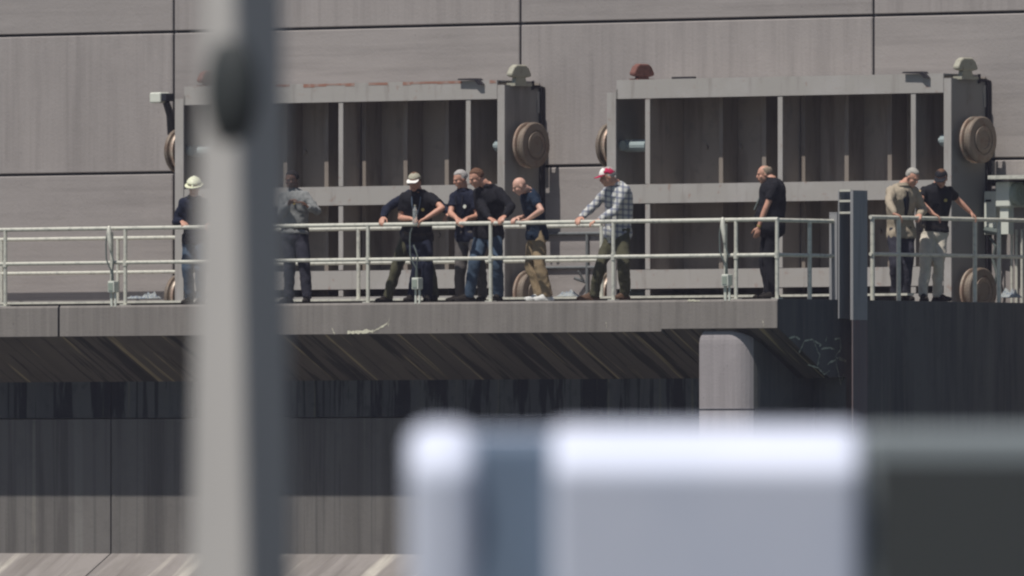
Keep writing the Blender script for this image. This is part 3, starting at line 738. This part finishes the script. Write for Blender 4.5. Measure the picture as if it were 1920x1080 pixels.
def person(label, neck, pelvis, head, face, pitch, chest, hip, hands, elbows, feet, knees, s=1.0, roll=0, hunch=.04,
           belly=0.0, skin='skin_fair', shirt=None, sleeve='long', trousers=None, shoes=None, hair=None, cap=None, hem=-.10,
           curl=(28, 28), bald=False, extras=None, bulk=1.0, handdir=None, build=None, group='people at the railing'):
    skinm = M[skin]
    neck = neck+ZU*.03
    cF, hF = dirA(chest), dirA(hip); cl_, hl = ZU.cross(cF), ZU.cross(hF)
    base = Vector((pelvis.x, pelvis.y, 0))
    mid = (neck+pelvis)/2 - (cF+hF).normalized()*hunch
    def spine(t):
        if t < 0: tg = (mid-pelvis).normalized(); return pelvis+(tg*.5+ZU*.5)*(t*.53*s)
        if t > 1: tg = (neck-mid).normalized(); return neck+tg*(t-1)*.53*s
        return pelvis*(1-t)**2 + mid*2*t*(1-t) + neck*t*t
    def rings(ts, infl, n=22):
        out = []
        K = [(-.20, .10, .085), (-.12, .155, .115), (0, .168, .122), (.2, .150, .115), (.42, .152, .118), (.62, .172, .125), (.80, .182, .122), (.90, .165, .105), (.97, .115, .085), (1.04, .064, .066), (1.12, .055, .058)]
        for t in ts:
            for a, b in zip(K[:-1], K[1:]):
                if t <= b[0] or b is K[-1]: break
            k = (t-a[0])/(b[0]-a[0]); k = min(max(k, 0), 1)
            w_, d_ = (a[1]+(b[1]-a[1])*k)*s*bulk, (a[2]+(b[2]-a[2])*k)*s*bulk
            if t > .96: w_ /= bulk; d_ /= bulk
            tt = min(max(t, 0), 1)
            F = (hF*(1-tt)+cF*tt).normalized()
            tg = (spine(t+.03)-spine(t-.03)).normalized(); F = (F-tg*F.dot(tg)).normalized(); L = tg.cross(F)
            be = belly*math.exp(-((t-.22)/.24)**2)
            c = spine(t); i_ = infl(t) if callable(infl) else infl
            rr_ = []
            for q in range(n):
                a_ = 2*math.pi*q/n; ca, sa = math.cos(a_), math.sin(a_)
                e = .85
                x = math.copysign(abs(ca)**e, ca)*(w_+i_); y = math.copysign(abs(sa)**e, sa)*(d_+i_)
                if y > 0: y += be*sa
                rr_.append(c+L*x+F*y)
            out.append(rr_)
        return out
    shc = spine(.885)
    sh = {'R': shc-cl_*.158*s*bulk, 'L': shc+cl_*.158*s*bulk}
    hp = {'R': pelvis-hl*.092*s, 'L': pelvis+hl*.092*s}
    UA, FA, TL, SL = .285*s, .255*s, .435*s, .425*s
    g = G()
    ts = [-.16, -.1, -.04, 0, .1, .2, .3, .42, .52, .62, .72, .80, .86, .90, .94, .97, 1.0, 1.04, 1.10]
    g.loft(rings(ts, -.004))
    # head
    f = dirA(face); p_ = R(pitch); fd = f*math.cos(p_)-ZU*math.sin(p_); up = ZU*math.cos(p_)+f*math.sin(p_); lf = up.cross(fd)
    if roll: q = Matrix.Rotation(R(roll), 3, fd); up = q @ up; lf = q @ lf
    HM = Matrix((lf, -fd, up)).transposed(); hs = s
    H = lambda x, y, z: head+HM @ Vector((x, y, z))*hs
    g.ell(H(0, .012, .028), (.074*hs, .094*hs, .088*hs), HM, 22, 16)
    g.ell(H(0, -.018, -.03), (.060*hs, .072*hs, .085*hs), HM, 18, 12)
    g.ell(H(0, -.050, -.088), (.032*hs, .034*hs, .026*hs), HM)
    g.ell(H(0, -.082, .030), (.045*hs, .009*hs, .010*hs), HM)
    g.tube([H(0, -.084, .018), H(0, -.108, -.014), H(0, -.102, -.026)], [.009*hs, .0125*hs, .012*hs], 8, True)
    g.ell(H(0, -.086, -.055), (.024*hs, .011*hs, .011*hs), HM)
    for sd in (-1, 1):
        g.ell(H(sd*.074, .006, -.008), (.010*hs, .020*hs, .031*hs), HM, 10, 8)
        g.ell(H(sd*.040, -.055, -.022), (.022*hs, .022*hs, .022*hs), HM, 10, 8)
    g.tube([spine(1.0)-cF*.0, (spine(1.05)+H(0, .03, -.05))/2, H(0, .015, -.045)], [.064*s, .062*s, .062*s], 14)
    # arms
    el, wr, hd = {}, {}, {}
    for k, i in (('R', 0), ('L', 1)):
        palm = hands[i]; e0 = elbows[i]
        appr = (palm-e0).normalized()
        if handdir and handdir[i] is not None: appr = handdir[i].normalized()
        w_ = palm-appr*.055*s
        e_ = ik(sh[k], w_, UA, FA, e0, label[:30]+k+' arm')
        if (w_-sh[k]).length > (UA+FA)*1.15: print('FAR', label[:25], k, (w_-sh[k]).length)
        el[k], wr[k] = e_, w_
        g.ell(sh[k], (.048*s,)*3)
        g.tube([sh[k], sh[k]*.5+e_*.5, e_], [.047*s, .046*s, .039*s], 14, True)
        g.tube([e_, e_*.65+w_*.35, w_], [.041*s, .041*s, .027*s], 14, True)
        nrm = ZU if abs(appr.z) < .9 else (cF*1.0)
        if handdir and handdir[i] is not None and appr.z < -.8: nrm = cl_*(1 if k == 'L' else -1)
        hand(g, w_, appr, nrm, (1 if k == 'R' else -1), s, curl[i])
    kn, an = {}, {}
    for k, i in (('R', 0), ('L', 1)):
        ft, fa = feet[i]; a_ = Vector((ft.x, ft.y, .085*s)); k_ = ik(hp[k], a_, TL, SL, knees[i], label[:30]+k+' leg')
        kn[k], an[k] = k_, a_
        g.tube([hp[k], hp[k]*.5+k_*.5, k_], [.085*s, .075*s, .055*s], 16, True)
        g.tube([k_, k_*.7+a_*.3, a_], [.054*s, .055*s, .036*s], 14, True)
        fd_ = dirA(fa); g.tube([a_-ZU*.03*s-fd_*.03*s, a_+fd_*.10*s-ZU*.045*s, a_+fd_*.16*s-ZU*.055*s], [.034*s, .030*s, .022*s], 10, True)
    body = mesh_obj('person', vox(g, .0085, 3), skinm, None, base)
    tag(body, label, 'person', group)
    # eyes, lips
    for sd in (-1, 1):
        g = G(); g.ell(H(sd*.030, -.0775, .008), (.0075*hs, .008*hs, .0045*hs), HM, 10, 6); obj('eye', g, 'dark', body)
    g = G(); g.ell(H(0, -.0925, -.057), (.019*hs, .008*hs, .005*hs), HM, 10, 6); obj('mouth', g, 'lips', body)
    # shirt
    g = G(); ts2 = [hem + (1.0-hem)*i/17 for i in range(18)]
    g.loft(rings(ts2, lambda t: .016+(.012 if t < .1 else 0)+(.004 if t > .85 else 0)))
    g.tube([spine(.90), spine(.97), spine(1.05)+cF*-.008], [.098*s, .088*s, .078*s], 16)
    for k in 'RL':
        g.ell(sh[k], (.066*s,)*3)
        if sleeve == 'long':
            g.tube([sh[k], (sh[k]+el[k])/2, el[k]], [.064*s, .062*s, .055*s], 14, True)
            g.tube([el[k], (el[k]+wr[k])/2, wr[k]*.93+el[k]*.07], [.057*s, .052*s, .040*s], 14, True)
        else:
            q = sh[k]*.35+el[k]*.65; g.tube([sh[k], (sh[k]+q)/2, q], [.066*s, .064*s, .066*s], 14)
    st = mesh_obj('shirt', vox(g, .013, 3, .018, 8, random.random()*9), shirt, body, base)
    # trousers
    g = G(); g.loft(rings([-.19, -.13, -.06, 0, .06, .12, .17], .011))
    for k in 'RL':
        a_ = an[k]
        g.tube([hp[k], hp[k]*.5+kn[k]*.5, kn[k]], [.101*s, .094*s, .078*s], 16, True)
        g.tube([kn[k], kn[k]*.6+a_*.4, kn[k]*.25+a_*.75, a_-ZU*.02], [.077*s, .076*s, .068*s, .064*s], 16)
        g.ell(kn[k], (.078*s,)*3)
    mesh_obj('trousers', vox(g, .014, 3, .020, 6, random.random()*9), trousers, body, base)
    for k, i in (('R', 0), ('L', 1)):
        g = G(); a_ = an[k]; fd_ = dirA(feet[i][1]); sd_ = ZU.cross(fd_); rot = Matrix((sd_, -fd_, ZU)).transposed()
        z0 = Vector((a_.x, a_.y, .003))
        g.ell(z0+fd_*.10*s+ZU*.035*s, (.050*s, .125*s, .038*s), rot, 16, 10); g.ell(z0-fd_*.03*s+ZU*.035*s, (.040*s, .055*s, .036*s), rot)
        g.tube([z0+ZU*.04*s, a_+ZU*.04*s], [.046*s, .046*s], 12); g.tube([a_, z0+fd_*.10*s+ZU*.05*s], [.044*s, .038*s], 12, True)
        g.obox(z0+fd_*.055*s+ZU*.010, sd_*.043*s, fd_*.135*s, ZU*.010)
        mesh_obj('shoe', vox(g, .009, 2), shoes, body, z0)
    # hair
    if hair:
        g = G(); bk = bald
        def hf(d):
            face_ = (-d.y) > .22+.12*noise.noise(d*4) and d.z < .60+.15*noise.noise(d*5+Vector((3,0,0))) + (.25 if bk else 0)
            low = d.z < -.45
            topb = bk and d.z > .62
            return .86 if (face_ or low or topb) else 1.0+.03*noise.noise(d*5)
        g.ell(H(0, .016, .030), (.083*hs, .103*hs, .098*hs), HM, 26, 18, hf)
        mesh_obj('hair', vox(g, .007, 2, .006, 40), hair, body, head)
    if cap:
        kind, cm, bm_, dirn = cap
        g = G(); bd = H
        def cf(d): return 1.0 if d.z > (.24 if d.y < -.2 else -.08) else .5
        if kind == 'helmet':
            g.ell(H(0, .012, .040), (.112*hs, .138*hs, .118*hs), HM, 26, 16, cf); g.tube([H(0, -.12, .04), H(0, -.06, .13), H(0, .04, .152), H(0, .12, .1)], .016*hs, 8, True)
            br = [(math.cos(t)*.125, math.sin(t)*.155+.005) for t in [2*math.pi*k/28 for k in range(28)]]
        else:
            g.ell(H(0, .010, .032), (.088*hs, .108*hs, .094*hs), HM, 26, 16, cf)
            br = None
        c_ = mesh_obj('hard_hat' if kind == 'helmet' else 'cap', vox(g, .007, 1), cm, body, head)
        g = G()
        if br: g.loft([[H(x, y-.018*(y < 0), .046) for x, y in br], [H(x, y-.018*(y < 0), .034) for x, y in br]])
        else:
            pl = [(.078, -.045), (.076, -.11), (.055, -.158), (0, -.178), (-.055, -.158), (-.076, -.11), (-.078, -.045)]
            g.loft([[H(x, y, .066-abs(x)*.2+(y+.045)*.14) for x, y in pl], [H(x, y, .059-abs(x)*.2+(y+.045)*.14) for x, y in pl]])
        obj('brim', g, bm_, c_)
        if kind == 'cap2':     # white front panel
            g = G(); 
            def pf(d): return 1.04 if (d.y < -.25 and d.z > .05 and abs(d.x) < .75) else .7
            g.ell(H(0, .010, .032), (.088*hs, .108*hs, .100*hs), HM, 26, 18, pf)
            o = mesh_obj('front_panel', vox(g, .007, 1), dirn, body, head); o.parent = c_; o.location = Vector((0, 0, 0))
    # collar and placket for the polos
    info = dict(body=body, spine=spine, cF=cF, cl=cl_, sh=sh, el=el, wr=wr, H=H, s=s, rings=rings, HM=HM, pelvis=pelvis, kn=kn, hl=hl, hF=hF)
    def chest_pt(t, x, out=.02):
        r_ = rings([t], .016+out, 60)[0]; L = cl_; c = spine(t)
        best = min((q for q in r_ if (q-c).dot(cF) > 0), key=lambda q: abs((q-c).dot(L)-x)); return best
    info['chest'] = chest_pt
    g = G(); c = spine(1.03)
    g.tube([c-ZU*.022*s, c+ZU*.018*s-cF*.004], [.086*s, .077*s], 18); obj('collar', g, shirt, st)
    return info
def belt(p, m='dark'):
    g = G(); g.loft(p['rings']([.10, .165], .026, 30)); obj('belt', g, m, p['body'])
def lanyard(p, m='vanblue', low=.42, badge='box_white'):
    g = G(); ch = p['chest']
    g.tube([ch(.98, .06), ch(.8, .045, .024), ch(.6, .02, .024), ch(low, .0, .03)], .006, 6); g.tube([ch(.98, -.06), ch(.8, -.045, .024), ch(.6, -.02, .024), ch(low, 0, .03)], .006, 6)
    a = obj('lanyard', g, m, p['body'])
    g = G(); c = ch(low-.06, 0, .035); g.obox(c, p['cl']*.028, p['cF']*.004, ZU*.04); obj('badge', g, badge, a)
def badge(p, t=.72, x=.09, r=.022, m='gold'):
    g = G(); c = p['chest'](t, x, .012); g.tube([c, c+p['cF']*.012], r, 10); obj('badge', g, m, p['body'])

skinmat('skin_fair', (.50, .27, .19)); skinmat('skin_pale', (.55, .33, .25)); skinmat('skin_dark', (.11, .055, .035)); M['lips'] = mat('lips', (.25, .09, .07), rough=.5)
M['gold'] = mat('gold', (.5, .38, .12), rough=.4, metal=.5)
M['tan_patch'] = mat('tan_patch', (.55, .40, .22)); M['white_cap'] = cl('white_cap', (.36, .34, .26)); M['yellow_hat'] = mat('yellow_hat', (.75, .76, .55), rough=.35)
navy = cl('navy_cloth', (.013, .016, .030)); black = cl('black_cloth', (.012, .012, .015)); olive = cl('olive_cloth', (.075, .072, .045)); dkblue = cl('dark_blue_cloth', (.012, .022, .04))
slate = cl('slate_cloth', (.03, .03, .04)); denim = cl('denim', (.05, .075, .11)); khaki = cl('khaki_cloth', (.24, .18, .11)); tan = cl('tan_cloth', (.33, .28, .21))
pale = cl('pale_khaki', (.56, .51, .42)); greybrown = cl('grey_brown_cloth', (.10, .09, .085)); shirtgrey = cl('grey_khaki_cloth', (.20, .205, .20), v=.6); leather = cl('dark_leather', (.02, .017, .015)); brown = cl('brown_leather', (.10, .06, .04)); whiteshoe = cl('white_shoe', (.55, .55, .52))
grhair = cl('grey_hair', (.36, .34, .32)); whhair = cl('white_hair', (.34, .325, .29)); brhair = cl('brown_hair', (.13, .07, .045)); bkhair = cl('black_hair', (.015, .012, .012)); sandy = cl('cropped_grey_hair', (.24, .19, .14))
redc = cl('red_cap', (.42, .02, .07)); whc = cl('white_panel', (.75, .73, .68)); blackcap = cl('black_cap', (.015, .016, .02))
# plaid cloth: crossing dark bands woven over off-white
m = bpy.data.materials.new('plaid_cloth'); m.use_nodes = True; n = m.node_tree.nodes; l = m.node_tree.links; b = n['Principled BSDF']; b.inputs['Roughness'].default_value = .9
tc = n.new('ShaderNodeTexCoord'); cur = None
for k, (v, sc_, ph) in enumerate((((RT.x, RT.y, .0), 13.0, .3), ((.12, .0, 1.0), 13.0, 0))):
    dt = n.new('ShaderNodeVectorMath'); dt.operation = 'DOT_PRODUCT'; dt.inputs[1].default_value = v; l.new(tc.outputs['Object'], dt.inputs[0])
    mu = n.new('ShaderNodeMath'); mu.operation = 'MULTIPLY_ADD'; mu.inputs[1].default_value = sc_; mu.inputs[2].default_value = ph; l.new(dt.outputs['Value'], mu.inputs[0])
    fr_ = n.new('ShaderNodeMath'); fr_.operation = 'FRACT'; l.new(mu.outputs[0], fr_.inputs[0])
    gt = n.new('ShaderNodeMath'); gt.operation = 'LESS_THAN'; gt.inputs[1].default_value = .40; l.new(fr_.outputs[0], gt.inputs[0])
    sc2 = n.new('ShaderNodeMath'); sc2.operation = 'MULTIPLY'; sc2.inputs[1].default_value = .62; l.new(gt.outputs[0], sc2.inputs[0])
    mx = n.new('ShaderNodeMix'); mx.data_type = 'RGBA'; l.new(sc2.outputs[0], mx.inputs[0])
    if cur is None: mx.inputs[6].default_value = (.52, .52, .48, 1)
    else: l.new(cur, mx.inputs[6])
    mx.inputs[7].default_value = (.08, .095, .16, 1); cur = mx.outputs[2]
l.new(cur, b.inputs['Base Color']); M['plaid'] = m

def F(px, Y, a): q = P(px, 560, Y); return (Vector((q.x, q.y, 0)), a)
def FX(px, dx_, a): q = PX(px, 560, XE+dx_); return (Vector((q.x, q.y, 0)), a)
HR = .085   # hands lie this far back, on the rail
# 1 worker in a hard hat at far left
person('person in a pale hard hat and navy jacket, partly behind the blurred pole',
  P(362, 375, .30), P(366, 450, .46), P(364, 352, .22), 10, 18, 25, 30, (P(343, 417, .10), P(392, 421, .10)), (P(328, 405, .35), P(404, 405, .4)),
  (F(356, .42, 30), F(378, .50, 20)), (P(350, 500, .28), P(374, 500, .3)), s=.98, shirt=navy, trousers=denim, shoes=leather, cap=('helmet', 'yellow_hat', 'yellow_hat', None), hair=brhair)
# 2 arms folded
p = person('person with folded arms in a grey khaki shirt just right of the blurred pole',
  P(551, 362, .42), P(553, 441, .45), P(547, 337, .36), 48, 16, 30, 25, (P(545, 378, .18), P(572, 383, .22)), (P(528, 404, .25), P(592, 404, .30)),
  (F(542, .42, 35), F(576, .42, 10)), (P(544, 500, .3), P(574, 500, .3)), s=1.0, bulk=1.06, skin='skin_dark', shirt=shirtgrey, trousers=slate, shoes=leather, hair=bkhair, hem=.02)
belt(p, leather); badge(p, .75, .08)
# 3 behind the man in the white cap
person('person in navy top and olive trousers mostly hidden behind the pale-capped person',
  P(776, 365, .50), P(777, 442, .70), P(778, 345, .42), 30, 35, 30, 30, (P(717, 411, HR), P(838, 404, .42)), (P(730, 385, .4), P(853, 390, .55)),
  (F(727, .55, 50), F(815, .70, 10)), (P(742, 492, .5), P(815, 492, .5)), s=1.0, shirt=navy, trousers=olive, shoes=leather, hair=brhair, bulk=1.05)
# 4 white cap
p = person('person in a pale cap and black polo, forearms on the railing, holding a bottle',
  P(783, 364, .24), P(783, 445, .42), P(777, 341, .16), 15, 20, 12, 15, (P(775, 411, HR), P(792, 412, HR)), (P(748, 404, .2), P(826, 397, .25)),
  (F(773, .36, 30), F(801, .36, 5)), (P(776, 495, .35), P(800, 495, .35)), s=1.02, shirt=black, sleeve='short', trousers=navy, shoes=leather, hair=brhair, cap=('cap', 'white_cap', whc, None), bulk=1.12, belly=.04)
badge(p, .72, .10); lanyard(p, 'vanblue', .5); belt(p, leather)
t = empty('water_bottle', P(779, 412, .04), 'clear plastic bottle held over the railing by the person in the pale cap', 'bottle')
M['plastic'] = mat('plastic', (.75, .8, .78), rough=.1, spec=.6)
M['plastic'].node_tree.nodes['Principled BSDF'].inputs['Transmission Weight'].default_value = .75
a = P(778, 420, .0); z0, z1_ = P(778, 420, 0).z, P(778, 384, 0).z; g = G(); dz = z1_-z0
g.tube([(a.x, .0, z0), (a.x, .0, z0+dz*.1), (a.x, .0, z0+dz*.7), (a.x, .0, z0+dz*.86), (a.x, .0, z0+dz*.94)], [.028, .032, .031, .014, .012], 16); obj('bottle_body', g, 'plastic', t)
g = G(); g.tube([(a.x, 0, z0+dz*.945), (a.x, 0, z1_)], .014, 12); obj('bottle_cap', g, 'white_cap', t)
# 5 grey hair
p = person('grey-haired person in a dark polo with white chest badge and lanyard',
  P(868, 362, .38), P(878, 444, .56), P(863, 336, .32), 62, 22, 35, 35, (P(858, 411, HR), P(871, 413, HR+.03)), (P(846, 398, .25), P(885, 402, .3)),
  (F(862, .62, 60), F(905, .62, 20)), (P(864, 492, .45), P(899, 492, .5)), s=1.0, shirt=navy, sleeve='short', trousers=greybrown, shoes=leather, hair=grhair, hem=-.12)
badge(p, .74, .09, .026, 'box_white'); lanyard(p, 'dark', .42)
# 6 black jumper
person('person with reddish-brown hair in black jumper and blue jeans, leaning on the rail',
  P(914, 354, .34), P(916, 440, .52), P(893, 334, .20), 62, 26, 42, 40, (P(922, 411, HR), P(943, 408, HR)), (P(893, 400, .22), P(962, 394, .34)),
  (F(880, .28, 80), F(935, .50, 25)), (P(889, 492, .25), P(931, 492, .4)), s=1.05, shirt=black, trousers=denim, shoes=leather, hair=brhair, hunch=.08, bulk=1.12)
# 7 bald
p = person('bald person in a dark blue T-shirt, tan trousers and white shoes bending over the railing',
  P(990, 363, .24), P(1007, 442, .42), P(974, 349, .06), 78, 30, 75, 75, (P(966, 410, HR), P(983, 413, HR)), (P(985, 404, .3), P(1018, 406, .1)),
  (F(1012, .42, 85), F(1028, .36, 85)), (P(998, 500, .4), P(1012, 498, .28)), s=.97, shirt=dkblue, sleeve='short', trousers=khaki, shoes=whiteshoe, hair=None, hunch=.05, skin='skin_pale')
# 8 plaid
p = person('person in a loose plaid shirt and red and white cap, hands on the rail',
  P(1154, 350, .42), P(1158, 437, .60), P(1139, 332, .28), 72, 18, 50, 55, (P(1086, 410, HR), P(1117, 414, HR)), (P(1100, 400, .3), P(1163, 404, .40)),
  (F(1113, .50, 88), F(1172, .58, 50)), (P(1126, 492, .35), P(1169, 492, .4)), s=1.05, shirt=M['plaid'], trousers=olive, shoes=brown, hair=grhair, cap=('cap2', redc, redc, whc), hunch=.09, bulk=1.10, hem=-.26, belly=.03)
# 9 officer in black
p = person('bulky person all in black seen side-on, facing left near the corner post',
  P(1447, 342, .72), P(1446, 430, .70), P(1433, 327, .68), 82, 12, 78, 80, (P(1440, 432, .95), P(1421, 434, .45)), (P(1440, 398, 1.1), P(1430, 398, .42)),
  (F(1442, .70, 80), F(1452, .60, 75)), (P(1434, 495, .7), P(1441, 495, .6)), s=1.0, shirt=black, sleeve='short', trousers=black, shoes=leather, hair=sandy, belly=.08, bulk=1.24,
  handdir=(None, Vector((0, -.1, -1))-RT*.15), bald=True)
g = G(); w_ = p['wr']['L']; e_ = p['el']['L']; u = (w_-e_).normalized(); g.tube([w_-u*.03, w_-u*.012], .033, 14); obj('wrist_watch', g, 'gold', p['body'])
g = G(); c = p['spine'](.15)-p['hl']*.2+p['hF']*.1; g.obox(c-ZU*.05, p['hF']*.03, p['hl']*.02, ZU*.07); obj('holster', g, leather, p['body'])
g = G(); c = p['spine'](.5)+p['cF']*.19-p['cl']*.06; g.tube([c+ZU*.09-p['cF']*.02, c-ZU*.07+p['cF']*.05], .012, 8); obj('radio_lead', g, 'cable', p['body'])
belt(p, leather)
# 10 tan jacket
p = person('white-haired person in a tan jacket and dark tie looking down',
  PX(1694, 352, XE-.30), PX(1690, 440, XE-.42), PX(1711, 333, XE-.18), -42, 30, -25, -30, (PX(1684, 404, XE-.07), PX(1723, 405, XE-.07)), (PX(1658, 392, XE-.2), PX(1732, 388, XE-.25)),
  (FX(1679, -.42, -20), FX(1697, -.30, -30)), (PX(1680, 492, XE-.25), PX(1702, 492, XE-.2)), s=1.02, shirt=tan, trousers=slate, shoes=leather, hair=whhair, hunch=.09, bulk=1.08, hem=-.10)
ch = p['chest']; g = G(); 
rg = [[ch(t, x, .009) for x in xs_] for t, xs_ in ((.97, (-.03, 0, .03)), (.8, (-.045, 0, .045)), (.6, (-.03, 0, .03)), (.42, (-.008, 0, .008)))]
g.add([v for r_ in rg for v in r_], [(i*3+j, i*3+j+1, (i+1)*3+j+1, (i+1)*3+j) for i in range(3) for j in range(2)]); a = obj('shirt_front', g, dkblue, p['body'])
g = G(); g.tube([ch(.96, 0, .016), ch(.9, 0, .018), ch(.6, 0, .018), ch(.45, 0, .014)], [.012, .016, .020, .010], 8); obj('tie', g, black, p['body'])
# 11 officer
p = person('officer in black cap and short-sleeved shirt with shoulder patch and pale trousers',
  PX(1758, 352, XE-.27), PX(1752, 438, XE-.34), PX(1765, 335, XE-.18), 12, 30, -15, -18, (PX(1756, 404, XE-.07), PX(1826, 404, XE-.07)), (PX(1733, 392, XE-.2), PX(1806, 385, XE-.2)),
  (FX(1731, -.30, -10), FX(1758, -.30, -60)), (PX(1734, 492, XE-.15), PX(1756, 492, XE-.15)), s=1.0, shirt=black, sleeve='short', trousers=pale, shoes=leather, hair=brhair, cap=('cap', blackcap, blackcap, None), hem=.03, bulk=1.08)
belt(p, leather); badge(p, .73, .09)
g = G(); q = p['sh']['R']*.75+p['el']['R']*.25; o_ = (-p['cl']*.8+p['cF']*.3+ZU*.2).normalized(); g.tube([q+o_*.060, q+o_*.078], [.036, .032], 14); obj('shoulder_patch', g, 'tan_patch', p['body'])

# ------------------------------------------------------------------ summer air between the camera and the dam
g = G(); g.box((-950, -950, -10.5), (950, 950, 14)); me_m = bpy.data.materials.new('haze'); me_m.use_nodes = True
n = me_m.node_tree.nodes; n.remove(n['Principled BSDF']); pv = n.new('ShaderNodeVolumePrincipled'); pv.inputs['Color'].default_value = (.80, .78, 1.0, 1)
pv.inputs['Density'].default_value = .00015; pv.inputs['Anisotropy'].default_value = 0.0
me_m.node_tree.links.new(pv.outputs[0], n['Material Output'].inputs['Volume'])
tag(obj('haze', g, me_m), kind='stuff')
